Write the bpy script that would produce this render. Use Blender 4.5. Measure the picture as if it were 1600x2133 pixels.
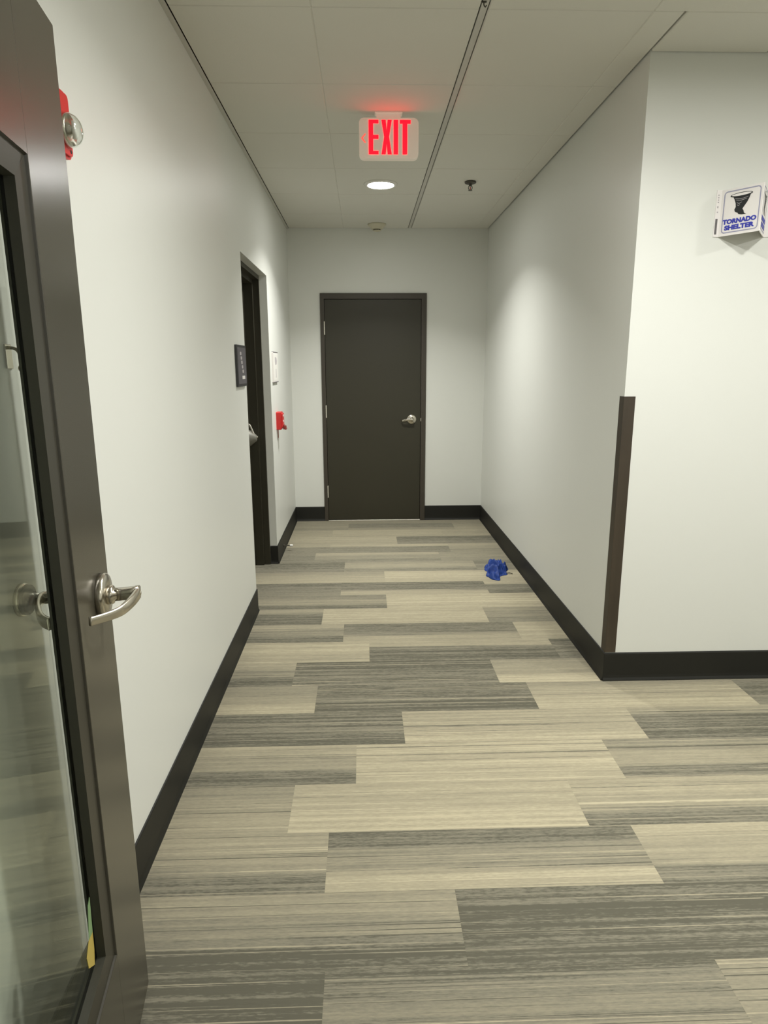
import bpy, bmesh, math, random
from mathutils import Vector, Matrix, noise
for o in list(bpy.data.objects): bpy.data.objects.remove(o)
S = bpy.context.scene
C = S.collection
random.seed(7)

# ------------------------------------------------------------------ camera
F_PX, PITCH, YAW, ROLL, CZ = 1361.2, 0.2205, -0.0303, -0.0035, 1.5236
fw = Vector((-math.sin(YAW)*math.cos(PITCH), math.cos(YAW)*math.cos(PITCH), -math.sin(PITCH)))
rt = Vector((math.cos(YAW), math.sin(YAW), 0)); up = rt.cross(fw)
rt2 = rt*math.cos(ROLL) + up*math.sin(ROLL); up2 = -rt*math.sin(ROLL) + up*math.cos(ROLL)
cam = bpy.data.cameras.new('camera'); co = bpy.data.objects.new('camera', cam); C.objects.link(co)
m = Matrix((rt2, up2, -fw)).transposed().to_4x4(); m.translation = Vector((0, 0, CZ)); co.matrix_world = m
cam.sensor_fit = 'HORIZONTAL'; cam.sensor_width = 36; cam.lens = F_PX/1600*36; cam.clip_start = 0.02
S.camera = co

# ------------------------------------------------------------------ world, exposure
W = bpy.data.worlds.new('world'); S.world = W; W.use_nodes = True
W.node_tree.nodes['Background'].inputs[0].default_value = (0.8, 0.85, 0.8, 1)
W.node_tree.nodes['Background'].inputs[1].default_value = 0.0
S.view_settings.view_transform = 'Standard'; S.view_settings.look = 'None'
S.view_settings.exposure = 0.08; S.view_settings.gamma = 1.0; S.view_settings.use_curve_mapping = False
LAMP_HALL, LAMP_LOBBY, LENS = 28.0, 40.0, 85.0     # watts, watts, lens glow
# name spot (x, y), radius, strength: round ceiling lamps, with some unseen ones added for brightness
LAMPS = [((0.134, 4.92), LAMP_HALL, 'round white ceiling light glowing behind the exit sign', 126),
         ((1.47, 1.48), LAMP_LOBBY*0.50, 'round white ceiling light over the lobby in front of the tornado sign wall', 176),
         ((0.60, 1.78), LAMP_LOBBY*0.50, 'round white ceiling light added just above the view to brighten the wall by the glazed door', 150),  # extra unseen lamp, added to brighten the left wall and door glass
         ((3.20, 1.60), LAMP_LOBBY*0.55, 'round white ceiling light at the far side of the lobby near the sign wall', 176),
         ((1.55, -0.70), LAMP_LOBBY*0.12, 'round white ceiling light added as fill behind the viewer nearer the glazed door', 176),  # weak fill lamp, added out of view
         ((3.20, -0.70), LAMP_LOBBY*0.20, 'round white ceiling light added as fill behind the viewer at the far corner', 176)]  # another unseen lamp added for fill
LAMP_RGB = (1.0, 0.992, 0.95)

# ------------------------------------------------------------------ materials
def nodes(name):
    mt = bpy.data.materials.new(name); mt.use_nodes = True
    nt = mt.node_tree; b = nt.nodes['Principled BSDF']
    return mt, nt, b
def N(nt, t, **kw):
    n = nt.nodes.new(t)
    for k, v in kw.items(): setattr(n, k, v)
    return n
def mat(name, col, rough=0.5, metal=0.0, spec=0.5, bump=0.0, bscale=200.0, var=0.0, vscale=3.0, emit=None, es=0.0, stretch=(1, 1, 1), rvar=0.0):
    mt, nt, b = nodes(name)
    b.inputs['Base Color'].default_value = (*col, 1); b.inputs['Roughness'].default_value = rough
    b.inputs['Metallic'].default_value = metal; b.inputs['Specular IOR Level'].default_value = spec
    if emit: b.inputs['Emission Color'].default_value = (*emit, 1); b.inputs['Emission Strength'].default_value = es
    tc = N(nt, 'ShaderNodeTexCoord'); mp = N(nt, 'ShaderNodeMapping'); mp.inputs['Scale'].default_value = stretch
    nt.links.new(tc.outputs['Object'], mp.inputs[0])
    if bump:
        n = N(nt, 'ShaderNodeTexNoise'); n.inputs['Scale'].default_value = bscale; n.inputs['Detail'].default_value = 3
        bp = N(nt, 'ShaderNodeBump'); bp.inputs['Strength'].default_value = bump; bp.inputs['Distance'].default_value = 0.002
        nt.links.new(mp.outputs[0], n.inputs['Vector']); nt.links.new(n.outputs['Fac'], bp.inputs['Height']); nt.links.new(bp.outputs[0], b.inputs['Normal'])
    if var:
        n = N(nt, 'ShaderNodeTexNoise'); n.inputs['Scale'].default_value = vscale; n.inputs['Detail'].default_value = 4
        r = N(nt, 'ShaderNodeMapRange'); r.inputs['To Min'].default_value = 1-var; r.inputs['To Max'].default_value = 1+var
        mx = N(nt, 'ShaderNodeVectorMath', operation='SCALE'); mx.inputs[0].default_value = col
        nt.links.new(mp.outputs[0], n.inputs['Vector']); nt.links.new(n.outputs['Fac'], r.inputs['Value'])
        nt.links.new(r.outputs[0], mx.inputs['Scale']); nt.links.new(mx.outputs[0], b.inputs['Base Color'])
        if rvar:
            r2 = N(nt, 'ShaderNodeMapRange'); r2.inputs['To Min'].default_value = rough-rvar; r2.inputs['To Max'].default_value = rough+rvar
            nt.links.new(n.outputs['Fac'], r2.inputs['Value']); nt.links.new(r2.outputs[0], b.inputs['Roughness'])
    return mt
M = {}
M['wall'] = mat('grey_wall_paint', (0.725, 0.735, 0.69), 0.42, spec=0.45, bump=0.10, bscale=60, var=0.01, vscale=1.5)
M['ceil'] = mat('ceiling_tile_face', (0.71, 0.70, 0.635), 0.9, spec=0.2, bump=0.25, bscale=400, var=0.03, vscale=1.2)
M['tee'] = mat('ceiling_grid_steel', (0.55, 0.54, 0.49), 0.5, var=0.02)
M['void'] = mat('ceiling_void', (0.05, 0.05, 0.045), 0.9, var=0.05)
M['base'] = mat('rubber_baseboard', (0.010, 0.010, 0.0075), 0.55, spec=0.4, bump=0.05, bscale=90, var=0.08, vscale=5)
M['door'] = mat('dark_brown_door_paint', (0.031, 0.028, 0.016), 0.45, spec=0.5, bump=0.06, bscale=120, var=0.04, vscale=2)
M['frame'] = mat('dark_brown_frame_paint', (0.050, 0.042, 0.031), 0.45, spec=0.5, bump=0.05, bscale=120, var=0.05, vscale=2)
M['gdoor'] = mat('brown_glazed_door_paint', (0.052, 0.047, 0.033), 0.26, spec=0.85, bump=0.03, bscale=60, var=0.04, vscale=2)
M['bead'] = mat('glazing_bead_paint', (0.036, 0.033, 0.023), 0.4, var=0.05)
M['guard'] = mat('dark_walnut_guard', (0.046, 0.034, 0.021), 0.5, var=0.35, vscale=3, stretch=(8, 8, 0.7), bump=0.05, bscale=100)
M['steel'] = mat('satin_nickel', (0.62, 0.58, 0.50), 0.24, metal=1.0, var=0.04, vscale=60, bump=0.03, bscale=300)
M['hinge'] = mat('hinge_steel', (0.72, 0.69, 0.60), 0.4, metal=0.6, var=0.03, vscale=40)
M['red'] = mat('red_alarm_plastic', (0.56, 0.022, 0.022), 0.35, var=0.04, vscale=20)
M['darkred'] = mat('dark_red_pull_bar', (0.22, 0.04, 0.03), 0.35, var=0.04, vscale=20)
M['white'] = mat('white_plastic', (0.78, 0.77, 0.72), 0.45, var=0.01, vscale=10)
M['sign_white'] = mat('white_sign_face', (0.82, 0.79, 0.77), 0.4, var=0.01, vscale=10)
M['print_blue'] = mat('blue_print', (0.035, 0.045, 0.40), 0.5, var=0.05, vscale=90)
M['print_line'] = mat('slate_border_print', (0.34, 0.34, 0.46), 0.5, var=0.05, vscale=90)
M['print_black'] = mat('black_print', (0.012, 0.014, 0.016), 0.5, var=0.1, vscale=90)
M['print_grey'] = mat('grey_print', (0.13, 0.12, 0.12), 0.5, var=0.1, vscale=90)
M['print_pale'] = mat('pale_grey_print', (0.45, 0.42, 0.43), 0.5, var=0.1, vscale=90)
M['placard'] = mat('slate_placard', (0.105, 0.098, 0.110), 0.45, var=0.25, vscale=14)
M['placard_rim'] = mat('dark_placard_rim', (0.03, 0.03, 0.032), 0.45, var=0.05)
M['cream'] = mat('cream_plastic', (0.58, 0.55, 0.42), 0.5, var=0.02)
M['darkmetal'] = mat('dark_sprinkler_metal', (0.09, 0.085, 0.07), 0.4, metal=0.5, var=0.05)
M['dull_hub'] = mat('dull_grey_hub', (0.16, 0.155, 0.13), 0.5, metal=0.3, var=0.05)
M['black'] = mat('black_rubber', (0.02, 0.02, 0.02), 0.6, var=0.05)
M['exit_body'] = mat('exit_sign_housing', (0.86, 0.80, 0.72), 0.4, var=0.02, emit=(1.0, 0.78, 0.62), es=0.11)     # faint pale glow added to lift the housing's brightness
M['exit_red'] = mat('exit_letters_lit', (0.6, 0.02, 0.02), 0.4, emit=(1.0, 0.0, 0.006), es=4.2, var=0.01)
M['chev_red'] = mat('exit_chevron_lit', (0.6, 0.05, 0.04), 0.4, emit=(1.0, 0.10, 0.07), es=1.1, var=0.01)
M['lens'] = mat('lamp_lens_lit', (0.9, 0.9, 0.9), 0.4, emit=LAMP_RGB, es=1.0, var=0.01)
M['blue'] = mat('blue_cloth', (0.006, 0.038, 0.23), 0.6, var=0.45, vscale=40, bump=0.3, bscale=500)
M['tag_yellow'] = mat('yellow_tape', (0.50, 0.38, 0.09), 0.5, var=0.08, vscale=50)
M['tag_green'] = mat('green_tape', (0.22, 0.34, 0.16), 0.5, var=0.08, vscale=50)
M['gasket'] = mat('dark_reveal_paint', (0.030, 0.029, 0.019), 0.5, var=0.05)

def thin_glass(name, tint, refl, rough):
    mt, nt, b = nodes(name); nt.nodes.remove(b); out = nt.nodes['Material Output']
    tr = N(nt, 'ShaderNodeBsdfTransparent'); tr.inputs[0].default_value = (*tint, 1)
    gl = N(nt, 'ShaderNodeBsdfGlossy'); gl.inputs['Roughness'].default_value = rough; gl.inputs[0].default_value = (0.95, 1, 0.95, 1)
    fr = N(nt, 'ShaderNodeFresnel'); ge = N(nt, 'ShaderNodeNewGeometry'); mi = N(nt, 'ShaderNodeMapRange'); mi.inputs['To Min'].default_value = 1.5; mi.inputs['To Max'].default_value = 1/1.5; nt.links.new(ge.outputs['Backfacing'], mi.inputs[0]); nt.links.new(mi.outputs[0], fr.inputs[0])
    mu = N(nt, 'ShaderNodeMath', operation='MULTIPLY'); mu.use_clamp = True; mu.inputs[1].default_value = refl
    tc = N(nt, 'ShaderNodeTexCoord'); no = N(nt, 'ShaderNodeTexNoise'); no.inputs['Scale'].default_value = 4
    r = N(nt, 'ShaderNodeMapRange'); r.inputs['To Min'].default_value = rough*0.8; r.inputs['To Max'].default_value = rough*1.25
    mx = N(nt, 'ShaderNodeMixShader')
    nt.links.new(tc.outputs['Object'], no.inputs[0]); nt.links.new(no.outputs[0], r.inputs[0]); nt.links.new(r.outputs[0], gl.inputs['Roughness'])
    nt.links.new(fr.outputs[0], mu.inputs[0]); nt.links.new(mu.outputs[0], mx.inputs[0])
    nt.links.new(tr.outputs[0], mx.inputs[1]); nt.links.new(gl.outputs[0], mx.inputs[2]); nt.links.new(mx.outputs[0], out.inputs[0])
    return mt
M['pane'] = thin_glass('door_pane_glass', (0.965, 0.985, 0.95), 0.6, 0.03)
M['dome'] = thin_glass('strobe_dome_glass', (0.90, 0.92, 0.90), 2.6, 0.08)

def carpet_material():
    mt, nt, b = nodes('striped_carpet_pile')
    b.inputs['Roughness'].default_value = 0.95; b.inputs['Specular IOR Level'].default_value = 0.15
    L = nt.links.new
    oi = N(nt, 'ShaderNodeObjectInfo'); tc = N(nt, 'ShaderNodeTexCoord')
    sc_ = N(nt, 'ShaderNodeSeparateColor'); L(oi.outputs['Color'], sc_.inputs[0])
    sg = N(nt, 'ShaderNodeSeparateXYZ'); L(tc.outputs['Generated'], sg.inputs[0])
    def mth(op, a, b_=None, clamp=False):
        n = N(nt, 'ShaderNodeMath', operation=op); n.use_clamp = clamp
        for i, x in enumerate((a, b_)):
            if x is None: continue
            if isinstance(x, (int, float)): n.inputs[i].default_value = x
            else: L(x, n.inputs[i])
        return n.outputs[0]
    # v = 0 at the edge nearer the glazed door, 1 at the far edge; three tones: red = far, green = middle, blue = near
    seed = mth('MULTIPLY', oi.outputs['Random'], 77.0)
    so = N(nt, 'ShaderNodeSeparateXYZ'); L(tc.outputs['Object'], so.inputs[0])
    def noise1(sx, sy, detail, offs):
        c = N(nt, 'ShaderNodeCombineXYZ')
        L(mth('MULTIPLY', so.outputs[0], sx), c.inputs[0]); L(mth('MULTIPLY', so.outputs[1], sy), c.inputs[1]); L(mth('ADD', seed, offs), c.inputs[2])
        n = N(nt, 'ShaderNodeTexNoise'); n.inputs['Scale'].default_value = 1; n.inputs['Detail'].default_value = detail; n.inputs['Roughness'].default_value = 0.6
        L(c.outputs[0], n.inputs['Vector']); return n.outputs['Fac']
    jit = mth('MULTIPLY', mth('SUBTRACT', noise1(1.2, 24, 1, 3.0), 0.5), 0.30)
    v = mth('ADD', sg.outputs[1], jit)
    def sstep(x, lo, hi):
        r = N(nt, 'ShaderNodeMapRange', interpolation_type='SMOOTHSTEP'); r.inputs['From Min'].default_value = lo; r.inputs['From Max'].default_value = hi
        L(x, r.inputs['Value']); return r.outputs[0]
    a1 = sstep(v, 0.22, 0.40); a2 = sstep(v, 0.60, 0.80)
    def mix(f, x, y): return mth('ADD', mth('MULTIPLY', x, mth('SUBTRACT', 1.0, f)), mth('MULTIPLY', y, f))
    tone = mix(a2, mix(a1, sc_.outputs[2], sc_.outputs[1]), sc_.outputs[0])
    # yarn lines running the length of the plank: dark grooves on light yarn, pale threads on dark yarn
    ln = noise1(0.35, 150, 2, 9.0)
    dark_l = sstep(ln, 0.60, 0.66); lite_l = mth('SUBTRACT', 1.0, sstep(ln, 0.33, 0.40))
    brk = sstep(noise1(7, 110, 1, 21.0), 0.24, 0.44)
    k = oi.outputs['Alpha']
    t1 = mth('SUBTRACT', tone, mth('MULTIPLY', mth('MULTIPLY', dark_l, mth('MULTIPLY', brk, 0.75)), k))
    t2 = mth('ADD', t1, mth('MULTIPLY', mth('MULTIPLY', lite_l, mth('MULTIPLY', brk, 0.55)), k))
    sp = mth('MULTIPLY', mth('SUBTRACT', noise1(45, 220, 2, 40.0), 0.5), 0.50)
    sp2 = mth('MULTIPLY', mth('SUBTRACT', noise1(7, 40, 2, 55.0), 0.5), 0.30)
    ban = mth('MULTIPLY', mth('SUBTRACT', noise1(0.35, 55, 2, 71.0), 0.5), 1.4)
    t = mth('ADD', mth('ADD', mth('ADD', t2, mth('MULTIPLY', ban, mth('ADD', mth('MULTIPLY', k, 0.55), 0.12))), sp), sp2)
    cr = N(nt, 'ShaderNodeValToRGB'); e = cr.color_ramp.elements
    e[0].position = -0.0; e[0].color = (0.118, 0.112, 0.084, 1)
    e[1].position = 1.0; e[1].color = (0.50, 0.448, 0.315, 1)
    q = cr.color_ramp.elements.new(0.15); q.color = (0.205, 0.192, 0.146, 1)
    q = cr.color_ramp.elements.new(0.75); q.color = (0.385, 0.346, 0.245, 1)
    L(t, cr.inputs[0]); L(cr.outputs[0], b.inputs['Base Color'])
    bp = N(nt, 'ShaderNodeBump'); bp.inputs['Strength'].default_value = 0.5; bp.inputs['Distance'].default_value = 0.003
    L(mth('ADD', ln, sp), bp.inputs['Height']); L(bp.outputs[0], b.inputs['Normal'])
    return mt
M['carpet'] = carpet_material()
M['carpet_back'] = mat('carpet_backing', (0.05, 0.05, 0.045), 0.9, var=0.05)

# ------------------------------------------------------------------ helpers
def link(name, bm, m_, parent=None, smooth=False, loc=None):
    me = bpy.data.meshes.new(name); bmesh.ops.recalc_face_normals(bm, faces=bm.faces); bm.to_mesh(me); bm.free()
    if m_: me.materials.append(M[m_] if isinstance(m_, str) else m_)
    if smooth:
        for p in me.polygons: p.use_smooth = True
    o = bpy.data.objects.new(name, me); C.objects.link(o)
    if loc: o.location = loc
    if parent: o.parent = parent
    return o
def box(bm, x0, x1, y0, y1, z0, z1, bev=0.0, seg=2):
    g = bmesh.ops.create_cube(bm, size=1.0)['verts']
    for v_ in g: v_.co = Vector(((x0+x1)/2+v_.co.x*(x1-x0), (y0+y1)/2+v_.co.y*(y1-y0), (z0+z1)/2+v_.co.z*(z1-z0)))
    if bev:
        es = {e for v_ in g for e in v_.link_edges}
        bmesh.ops.bevel(bm, geom=list(es), offset=bev, segments=seg, affect='EDGES', profile=0.5)
def B(): return bmesh.new()
def bx(name, dims, m_, parent=None, bev=0.0, smooth=False, loc=None):
    bm = B(); box(bm, *dims, bev=bev); return link(name, bm, m_, parent, smooth, loc)
def lathe(bm, prof, axis='z', centre=(0, 0, 0), n=32, cap=True):
    """prof: list of (radius, height along axis)"""
    rings = []
    c = Vector(centre)
    for r, h in prof:
        ring = []
        for i in range(n):
            a = 2*math.pi*i/n; u, w = r*math.cos(a), r*math.sin(a)
            p = {'z': (u, w, h), 'x': (h, u, w), 'y': (u, h, w)}[axis]
            ring.append(bm.verts.new(c+Vector(p)))
        rings.append(ring)
    for a, b_ in zip(rings, rings[1:]):
        for i in range(n): bm.faces.new((a[i], a[(i+1) % n], b_[(i+1) % n], b_[i]))
    if cap: bm.faces.new(rings[0]); bm.faces.new(rings[-1])
def prism(bm, pts, to3, t0, t1):
    """pts 2D outline; to3(u, v, t) -> 3D"""
    a = [bm.verts.new(to3(u, v_, t0)) for u, v_ in pts]; b_ = [bm.verts.new(to3(u, v_, t1)) for u, v_ in pts]
    n = len(pts); bm.faces.new(a); bm.faces.new(b_)
    for i in range(n): bm.faces.new((a[i], a[(i+1) % n], b_[(i+1) % n], b_[i]))
def ribbon(bm, path, half_h, half_t, zax=Vector((0, 0, 1))):
    """sweep a rounded rectangular section along path (list of Vector); per point half height and half thickness"""
    n = len(path); secs = []
    for i, p in enumerate(path):
        t = (path[min(i+1, n-1)]-path[max(i-1, 0)]).normalized(); s = t.cross(zax).normalized(); u = s.cross(t).normalized()
        hh = half_h[i] if isinstance(half_h, (list, tuple)) else half_h; ht = half_t[i] if isinstance(half_t, (list, tuple)) else half_t
        k = 0.74
        sec = [(-1, -k), (-k, -1), (k, -1), (1, -k), (1, k), (k, 1), (-k, 1), (-1, k)]
        secs.append([bm.verts.new(p+s*(a*ht)+u*(b_*hh)) for a, b_ in sec])
    for a, b_ in zip(secs, secs[1:]):
        for i in range(8): bm.faces.new((a[i], a[(i+1) % 8], b_[(i+1) % 8], b_[i]))
    bm.faces.new(secs[0]); bm.faces.new(secs[-1])
def smooth_path(pts, n=8):
    """Catmull-Rom through pts"""
    P = [Vector(p) for p in pts]; P = [2*P[0]-P[1]]+P+[2*P[-1]-P[-2]]; out = []
    for i in range(1, len(P)-2):
        for k in range(n):
            t = k/n; a, b_, c, d = P[i-1], P[i], P[i+1], P[i+2]
            out.append(0.5*((2*b_)+(c-a)*t+(2*a-5*b_+4*c-d)*t*t+(3*b_-a-3*c+d)*t**3))
    out.append(P[-2]); return out
def tag(o, label=None, cat=None, kind=None, group=None):
    if label: o['label'] = label
    if cat: o['category'] = cat
    if kind: o['kind'] = kind
    if group: o['group'] = group
    return o
def empty(name, loc=(0, 0, 0), rotz=0.0):
    o = bpy.data.objects.new(name, None); C.objects.link(o); o.location = loc; o.rotation_euler = (0, 0, rotz); o.empty_display_size = 0.05; return o
def text_mesh(txt, size, depth, bold=0.0):
    cu = bpy.data.curves.new('text', 'FONT'); cu.body = txt; cu.size = size; cu.extrude = depth; cu.offset = bold
    cu.align_x = 'CENTER'; cu.resolution_u = 3
    o = bpy.data.objects.new('text', cu); C.objects.link(o); bpy.context.view_layer.update()
    me = bpy.data.meshes.new_from_object(o.evaluated_get(bpy.context.evaluated_depsgraph_get()))
    bpy.data.objects.remove(o); bpy.data.curves.remove(cu); return me
def placed_text(name, txt, size, m_, parent, mtx, depth=0.0006, bold=0.0, fit=None):
    me = text_mesh(txt, size, depth, bold); xs_ = [v_.co.x for v_ in me.vertices]; me.transform(Matrix.Diagonal((fit/(max(xs_)-min(xs_)) if fit else 1, 1, 1, 1))); me.transform(mtx)
    me.materials.clear(); me.materials.append(M[m_]); o = bpy.data.objects.new(name, me); C.objects.link(o); o.parent = parent; return o

# ------------------------------------------------------------------ dimensions
XL, XR, D, H, YC = -0.6896, 1.1714, 6.4196, 2.753, 2.9413
YN, YF, ZO, BH = 3.9504, 4.9746, 2.157, 0.146
XE, YB = 4.2, -1.6      # far right wall and wall behind the viewer
T = 0.12

# ------------------------------------------------------------------ walls
bm = B(); box(bm, XL-0.26, XL, YB-T, YN, -0.01, H+0.05); box(bm, XL-0.26, XL, YF, D+T, -0.01, H+0.05); box(bm, XL-0.26, XL, YN, YF, ZO, H+0.05)
tag(link('wall_left', bm, 'wall'), 'long pale grey hallway wall with the recessed dark door', kind='structure')
# back wall with the opening for the far door
DX0, DX1, DZ = -0.3985, 0.6029, 2.184
bm = B(); box(bm, XL, DX0+0.03, D, D+T, -0.01, H+0.05); box(bm, DX1-0.03, XR+0.02, D, D+T, -0.01, H+0.05); box(bm, DX0+0.03, DX1-0.03, D, D+T, DZ-0.03, H+0.05)
tag(link('wall_back', bm, 'wall'), 'grey end wall of the hallway around the dark brown door', kind='structure')
tag(bx('wall_right', (XR, XR+T, YC, D+T, -0.01, H+0.05), 'wall'), 'grey right wall of the hallway ending at the guarded corner', kind='structure')
tag(bx('wall_front', (XR+T, XE+T, YC, YC+T, -0.01, H+0.05), 'wall'), 'bright grey wall carrying the tornado shelter sign', kind='structure')
tag(bx('wall_east', (XE, XE+T, YB-T, YC, -0.01, H+0.05), 'wall'), 'grey wall closing the lobby out of view', kind='structure')
tag(bx('wall_south', (XL, XE, YB-T, YB, -0.01, H+0.05), 'wall'), 'grey wall behind the viewer out of view', kind='structure')
# short wall stub that carries the hinges of the glazed door
DOOR_A = math.radians(7.8)
LAT = Vector((-0.556, 1.366, 0.0)); SD = Vector((math.sin(DOOR_A), -math.cos(DOOR_A), 0)); ND = Vector((math.cos(DOOR_A), math.sin(DOOR_A), 0))
HW = 0.95
HNG = LAT+SD*HW
bx_ = bx('wall_stub', (XL, HNG.x-0.06, HNG.y-0.16, HNG.y-0.02, -0.01, H+0.05), 'wall'); tag(bx_, 'short grey wall stub holding the glazed door out of view', kind='structure')

# baseboards: rubber cove, 6 mm thick, toe slightly flared, rounded top
def base_run(bm, p, q, nrm):
    p, q, nrm = Vector(p), Vector(q), Vector(nrm)
    prof = [(0, 0), (0.013, 0), (0.0125, 0.004), (0.0075, 0.016), (0.006, 0.03), (0.006, BH-0.006), (0.004, BH-0.0015), (0, BH)]
    a = [bm.verts.new(p+nrm*u+Vector((0, 0, z))) for u, z in prof]; b_ = [bm.verts.new(q+nrm*u+Vector((0, 0, z))) for u, z in prof]
    for i in range(len(prof)-1): bm.faces.new((a[i], a[i+1], b_[i+1], b_[i]))
    bm.faces.new(a); bm.faces.new(b_); bm.faces.new((a[0], b_[0], b_[-1], a[-1]))
e = 0.0004
bm = B(); base_run(bm, (XL+e, HNG.y, 0), (XL+e, YN+0.006, 0), (1, 0, 0)); base_run(bm, (XL+0.006, YN+e, 0), (XL-0.052, YN+e, 0), (0, 1, 0))
base_run(bm, (XL+e, YF-0.006, 0), (XL+e, D, 0), (1, 0, 0)); base_run(bm, (XL+0.006, YF-e, 0), (XL-0.052, YF-e, 0), (0, -1, 0))
base_run(bm, (XL+e, YB, 0), (XL+e, HNG.y-0.165, 0), (1, 0, 0))
tag(link('baseboard_left', bm, 'base'), 'black rubber baseboard along the left wall, turning into the door recess', kind='structure')
bm = B(); base_run(bm, (XL, D-e, 0), (DX0, D-e, 0), (0, -1, 0)); base_run(bm, (DX1, D-e, 0), (XR, D-e, 0), (0, -1, 0))
tag(link('baseboard_back', bm, 'base'), 'black rubber baseboard on both sides of the end door', kind='structure')
bm = B(); base_run(bm, (XR-e, D, 0), (XR-e, YC-0.006, 0), (-1, 0, 0))
tag(link('baseboard_right', bm, 'base'), 'black rubber baseboard along the right hallway wall', kind='structure')
bm = B(); base_run(bm, (XR-0.006, YC-e, 0), (XE, YC-e, 0), (0, -1, 0))
tag(link('baseboard_front', bm, 'base'), 'black rubber baseboard under the tornado shelter sign', kind='structure')
bm = B(); base_run(bm, (XE-e, YB, 0), (XE-e, YC, 0), (-1, 0, 0)); base_run(bm, (XL, YB+e, 0), (XE, YB+e, 0), (0, 1, 0))
tag(link('baseboard_lobby', bm, 'base'), 'black rubber baseboard of the lobby walls out of view', kind='structure')

# ------------------------------------------------------------------ floor: 25 cm x 100 cm carpet planks in a broken bond
floor = bx('floor', (XL-0.3, XE+T, YB-T, D+0.2, -0.06, -0.006), 'carpet_back'); tag(floor, 'hallway floor of striped grey and beige carpet planks', kind='structure')
PW, PL, Y0 = 0.2575, 1.02, 1.39
# row -> (one seam x, [tones far/mid/near + line contrast for the plank starting at that seam - 1.02, at the seam, after])
R_ = {
 -1: (-.114, [(.15, .25, .12, 1.2), (.35, .5, .4, 1.0), (.62, .6, .4, .7)]),
 0: (.257, [(.68, .52, .18, .9), (.25, .12, .25, 1.0), (.3, .2, .35, 1.0)]),
 1: (-.13, [(.62, .55, .18, .8), (.12, .42, .78, .6), (.78, .62, .22, .6)]),
 2: (-.269, [(.38, .48, .6, .7), (.70, .72, .80, .6), (.66, .58, .12, .7)]),
 3: (-.043, [(.62, .42, .12, .7), (.72, .78, .72, .8), (.35, .5, .12, .7)]),
 4: (.158, [(.08, .14, .06, 1.1), (.60, .66, .74, .7), (.45, .10, .05, .6)]),
 5: (-.236, [(.35, .5, .78, .4), (.08, .12, .06, 1.1), (.48, .62, .76, .5), (.15, .1, .2, .6)]),
 6: (-.364, [(.6, .3, .08, .5), (.06, .08, .10, 1.0), (.42, .52, .85, .4)]),
 7: (.018, [(.70, .74, .62, .5), (.62, .08, .04, .5), (.10, .10, .12, .6)]),
 8: (-.13, [(.55, .32, .10, .4), (.10, .16, .62, .4), (.6, .66, .7, .4)]),
 9: (-.268, [(.55, .08, .06, .4), (.74, .78, .72, .4), (.42, .34, .22, .4)]),
 10: (.139, [(.22, .45, .10, .35), (.74, .80, .78, .4), (.6, .5, .5, .4)]),
 11: (-.17, [(.12, .18, .22, .35), (.10, .12, .62, .35), (.66, .10, .08, .35)]),
 12: (.143, [(.38, .55, .66, .3), (.72, .76, .64, .3), (.4, .5, .5, .3)]),
 13: (-.16, [(.12, .10, .15, .3), (.34, .50, .18, .3), (.14, .2, .26, .3)]),
 14: (-.408, [(.2, .15, .15, .3), (.52, .30, .16, .3), (.3, .36, .25, .3)]),
 15: (-.30, [(.5, .2, .2, .3), (.62, .14, .16, .3), (.55, .40, .30, .3)]),
 16: (.285, [(.60, .58, .50, .25), (.08, .12, .20, .25), (.1, .1, .1, .25)]),
 17: (-.30, [(.5, .5, .5, .25), (.62, .58, .55, .25), (.55, .5, .5, .25)]),
 18: (-.158, [(.34, .40, .25, .25), (.16, .18, .36, .25), (.34, .42, .52, .25)]),
 19: (.2, [(.4, .4, .35, .25), (.4, .35, .35, .25), (.4, .4, .35, .25)]),
}
plank_meshes = {}
def plank_mesh(L, w):
    key = (round(L, 4), round(w, 4))
    if key not in plank_meshes:
        bm = B(); g = 0.0; c = 0.0005; x0, x1, y0, y1 = g, L-g, g, w-g
        def ring(i, z): return [bm.verts.new((x0+i, y0+i, z)), bm.verts.new((x1-i, y0+i, z)), bm.verts.new((x1-i, y1-i, z)), bm.verts.new((x0+i, y1-i, z))]
        r0, r1, r2 = ring(0, -0.006), ring(0, -0.0003), ring(c, 0.0)
        for a, b_ in ((r0, r1), (r1, r2)):
            for i in range(4): bm.faces.new((a[i], a[(i+1) % 4], b_[(i+1) % 4], b_[i]))
        bm.faces.new(r2); bm.faces.new(r0)
        me = bpy.data.meshes.new('carpet_plank'); bmesh.ops.recalc_face_normals(bm, faces=bm.faces); bm.to_mesh(me); bm.free(); me.materials.append(M['carpet']); plank_meshes[key] = me
    return plank_meshes[key]
rnd = random.Random(11)
PAL = [(.65, .55, .2), (.1, .15, .1), (.7, .78, .72), (.4, .5, .75), (.5, .3, .12), (.12, .4, .7)]
k = -12
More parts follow.
